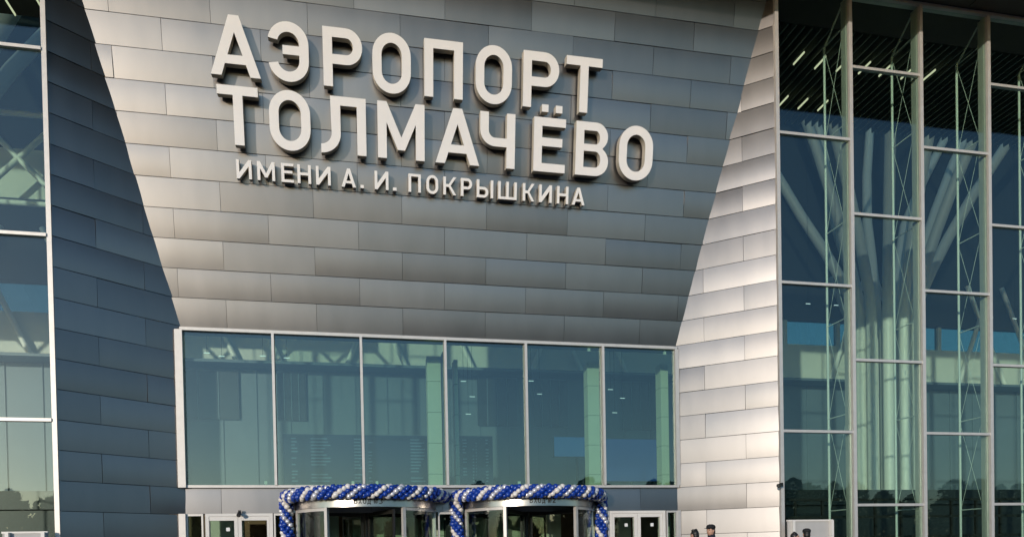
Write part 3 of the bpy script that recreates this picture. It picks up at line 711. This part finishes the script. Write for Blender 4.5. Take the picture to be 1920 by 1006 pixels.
# ------------------------------------------------------------------ people
def loft(rings, mb, mi=0, n=14, close=True):
    """rings: (centre, half width x, half depth y, yaw) ellipses from bottom to top"""
    st = []
    for c, a, b, yw in rings:
        k = len(mb.v); c = Vector(c)
        for i in range(n):
            t = 2*math.pi*i/n; x, y = a*math.cos(t), b*math.sin(t); mb.v.append(c+Vector((x*math.cos(yw)-y*math.sin(yw), x*math.sin(yw)+y*math.cos(yw), 0)))
        st.append(k)
    for p, q in zip(st, st[1:]):
        for i in range(n): mb.face((p+i, p+(i+1) % n, q+(i+1) % n, q+i), True, mi)
    mb.face([st[0]+i for i in range(n)][::-1], True, mi); mb.face([st[-1]+i for i in range(n)], True, mi)
def person(loc, H, yaw, label, jacket, trousers, cap, hairlong=False, headturn=0., bend=0.):
    """body built facing -y, then turned; one skinned body, clothes as children"""
    loc = Vector(loc); T = thing('person', loc, label, 'person')
    u = H/7.5; s = H/1.75
    RZm = Matrix.Rotation(yaw, 3, 'Z'); HZ = Matrix.Rotation(headturn, 3, 'Z')
    J = dict(pel=(0,0,.93), sp=(0,.01,1.12), ch=(0,.0,1.30), nk=(0,-.015,1.46), hd0=(0,-.035,1.54), hd1=(0,-.04,1.63), hd2=(0,-.03,1.70))
    for q in (-1, 1):
        J.update({f'hip{q}':(.09*q,0,.90), f'kn{q}':(.10*q,-.02,.50), f'an{q}':(.11*q,.02,.09), f'to{q}':(.13*q,-.14,.04),
                  f'sh{q}':(.17*q,0,1.39), f'el{q}':(.225*q,.03,1.12), f'wr{q}':(.22*q,-.08,.90), f'pa{q}':(.215*q,-.11,.83)})
    names = list(J); ix = {k: i for i, k in enumerate(names)}
    E = [('pel','sp'),('sp','ch'),('ch','nk'),('nk','hd0'),('hd0','hd1'),('hd1','hd2')]
    rad = dict(pel=(.15,.11), sp=(.14,.10), ch=(.15,.11), nk=(.055,.055), hd0=(.065,.075), hd1=(.078,.098), hd2=(.062,.08))
    for q in (-1, 1):
        E += [('pel',f'hip{q}'),(f'hip{q}',f'kn{q}'),(f'kn{q}',f'an{q}'),(f'an{q}',f'to{q}'),('ch',f'sh{q}'),(f'sh{q}',f'el{q}'),(f'el{q}',f'wr{q}'),(f'wr{q}',f'pa{q}')]
        rad.update({f'hip{q}':(.09,.09), f'kn{q}':(.055,.06), f'an{q}':(.04,.045), f'to{q}':(.04,.03), f'sh{q}':(.06,.06), f'el{q}':(.042,.042), f'wr{q}':(.028,.03), f'pa{q}':(.03,.04)})
        for fi in range(4):   # fingers
            a = f'f{q}{fi}a'; b = f'f{q}{fi}b'; y = -.135+.022*fi
            J[a] = (.215*q, y-.01, .79); J[b] = (.205*q, y-.015, .745+.008*abs(fi-1.5)); E += [(f'pa{q}', a), (a, b)]; rad[a] = (.009,.009); rad[b] = (.008,.008)
        J[f't{q}'] = (.195*q, -.155, .81); E.append((f'wr{q}', f't{q}')); rad[f't{q}'] = (.010,.010)
    names = list(J); ix = {k: i for i, k in enumerate(names)}
    me = bpy.data.meshes.new('body'); me.from_pydata([tuple(RZm @ (Vector(J[k])*s)) for k in names], [(ix[a], ix[b]) for a, b in E], [])
    ob = bpy.data.objects.new('body', me); COL.objects.link(ob)
    sk = ob.modifiers.new('s', 'SKIN'); 
    for k in names:
        sv = me.skin_vertices[0].data[ix[k]]; sv.radius = (rad[k][0]*s, rad[k][1]*s); sv.use_root = (k == 'pel')
    ob.modifiers.new('d', 'SUBSURF').levels = 2
    dg = bpy.context.evaluated_depsgraph_get(); dg.update()
    bm_ = bpy.data.meshes.new_from_object(ob.evaluated_get(dg)); bpy.data.objects.remove(ob); bm_.materials.clear(); bm_.materials.append(MT['skin'])
    for p in bm_.polygons: p.use_smooth = True; p.material_index = 0
    body = bpy.data.objects.new('body', bm_); COL.objects.link(body); body.parent = T
    HT = RZm @ HZ
    def put(mb, name, m, rot=RZm):
        o = mb.build(name, m); o.data.transform(rot.to_4x4() @ Matrix.Scale(s, 4)); o.parent = T; return o
    # jacket with sleeves, trousers, shoes
    j = MB(); loft([((0,.0,.82),.185,.135,0),((0,.0,.95),.19,.14,0),((0,.005,1.12),.185,.135,0),((0,0,1.28),.205,.14,0),((0,.0,1.38),.195,.125,0),((0,-.005,1.44),.12,.09,0),((0,-.01,1.49),.075,.075,0)], j, 0, 18)
    for q in (-1, 1): j.tube([(.13*q,0,1.40),(.175*q,0,1.385),(.205*q,.015,1.25),(.232*q,.03,1.12),(.228*q,-.03,1.0),(.222*q,-.075,.915)], [.06,.075,.068,.06,.052,.045], 12)
    j.tube([(0,-.005,1.43),(0,-.012,1.51),(0,-.02,1.555)], [.10,.088,.085], 16, cap=False)
    put(j, 'jacket', MT[jacket])
    t = MB()
    for q in (-1, 1): t.tube([(.085*q,0,.94),(.09*q,0,.80),(.10*q,-.02,.50),(.11*q,.015,.11)], [.115,.105,.075,.065], 12)
    put(t, 'trousers', MT[trousers])
    sh_ = MB()
    for q in (-1, 1): sh_.ball((.125*q,-.06,.045), .05, 12, 8, scale=(1,2.7,.9))
    put(sh_, 'shoes', MT['shoe'])
    # head details
    hm = MB(); hm.ball((0,-.045,1.63), .1, 16, 12, scale=(.80,.98,1.22)); hm.tube([(0,-.135,1.655),(0,-.158,1.62),(0,-.135,1.605)], [.010,.017,.012], 8)
    for q in (-1, 1): hm.ball((.082*q,-.03,1.635), .03, 8, 6, scale=(.4,.7,1))
    hm.tube([(-.025,-.138,1.575),(0,-.146,1.573),(.025,-.138,1.575)], .006, 6)
    hm.tube([(0,-.01,1.45),(0,-.03,1.58)], [.058,.055], 12)
    put(hm, 'head', MT['skin'], HT)
    ey = MB()
    for q in (-1, 1): ey.ball((.032*q,-.130,1.648), .012, 8, 6); ey.tube([(.015*q,-.139,1.675),(.05*q,-.130,1.677)], .005, 5)
    put(ey, 'eyes', MT['eye'], HT)
    hr = MB(); hr.ball((0,-.022,1.672), .105, 18, 10, scale=(.84,.98,.92 if not hairlong else 1.0)); hr.ball((0,.018,1.615), .088, 14, 8, scale=(.92,.75,1.1 if not hairlong else 1.7))
    if not cap: hr.ball((0.03,-.03,1.74), .05, 10, 6, scale=(1.3,1.2,.8)); hr.ball((-.03,-.02,1.745), .045, 10, 6)
    put(hr, 'hair', MT['hair'], HT)
    if cap:
        c = MB(); loft([((0,-.03,1.685),.098,.115,0),((0,-.03,1.73),.102,.118,0),((0,-.03,1.765),.085,.098,0),((0,-.03,1.785),.04,.05,0)], c, 0, 18)
        loft([((0,-.155,1.688),.075,.07,0),((0,-.155,1.698),.075,.07,0)], c, 0, 16)
        put(c, 'cap', MT[cap], HT)
    return T
person((7.62, -2.2, 0), 1.68, R(200), 'person with short black hair beside the sunlit cladding, only the head in view', 'black', 'grey', None)
person((8.32, -1.6, 0), 1.80, R(-62), 'person in a dark cap and navy jacket before the sunlit cladding', 'navy', 'grey', 'black')
person((10.49, -2.17, 0), 1.66, R(160), 'person in a dark cap before the pale grey board', 'black', 'grey', 'black')
person((10.05, -2.3, 0), 1.58, R(60), 'shorter dark haired person left of the cap wearer at the pale board', 'lilac', 'grey', None)

# ------------------------------------------------------------------ woods across the forecourt (seen only mirrored in the glass)
tl = MB(); rnd = random.Random(3)
x = -150.
while x < 200:
    hgt = rnd.uniform(7.6, 10.0) + (rnd.uniform(0, 1.5) if x > 5 else 0); y = -68-rnd.uniform(0, 12); wd = rnd.uniform(2.4, 4.2)
    tl.tube([(x, y, 0), (x+rnd.uniform(-.2,.2), y, hgt*.55), (x+rnd.uniform(-.5,.5), y, hgt*.9)], [.22,.14,.04], 6, mi=1)
    for k in range(850):
        a = rnd.uniform(0, 6.283); zz = rnd.uniform(.04, 1.); r = wd*(math.sin(math.pi*min(1, .12+zz*.88))**.6)*rnd.random()**.4
        c = Vector((x+r*math.cos(a), y+r*math.sin(a), zz*hgt)); sz = rnd.uniform(.24, .55)
        p = Vector((rnd.uniform(-1,1), rnd.uniform(-1,1), rnd.uniform(-1,1))).normalized(); q = p.orthogonal().normalized(); e = p.cross(q); n = len(tl.v)
        tl.v += [c+q*sz, c+e*sz*.6, c-q*sz, c-e*sz*.6]; tl.face((n, n+1, n+2, n+3), False, 0)
    x += rnd.uniform(1.3, 2.6)
tag(tl.build('woods', [MT['leaf'], MT['bark']], None, origin=(60, -88, 0)), 'dark line of trees across the forecourt', 'trees', kind='stuff')
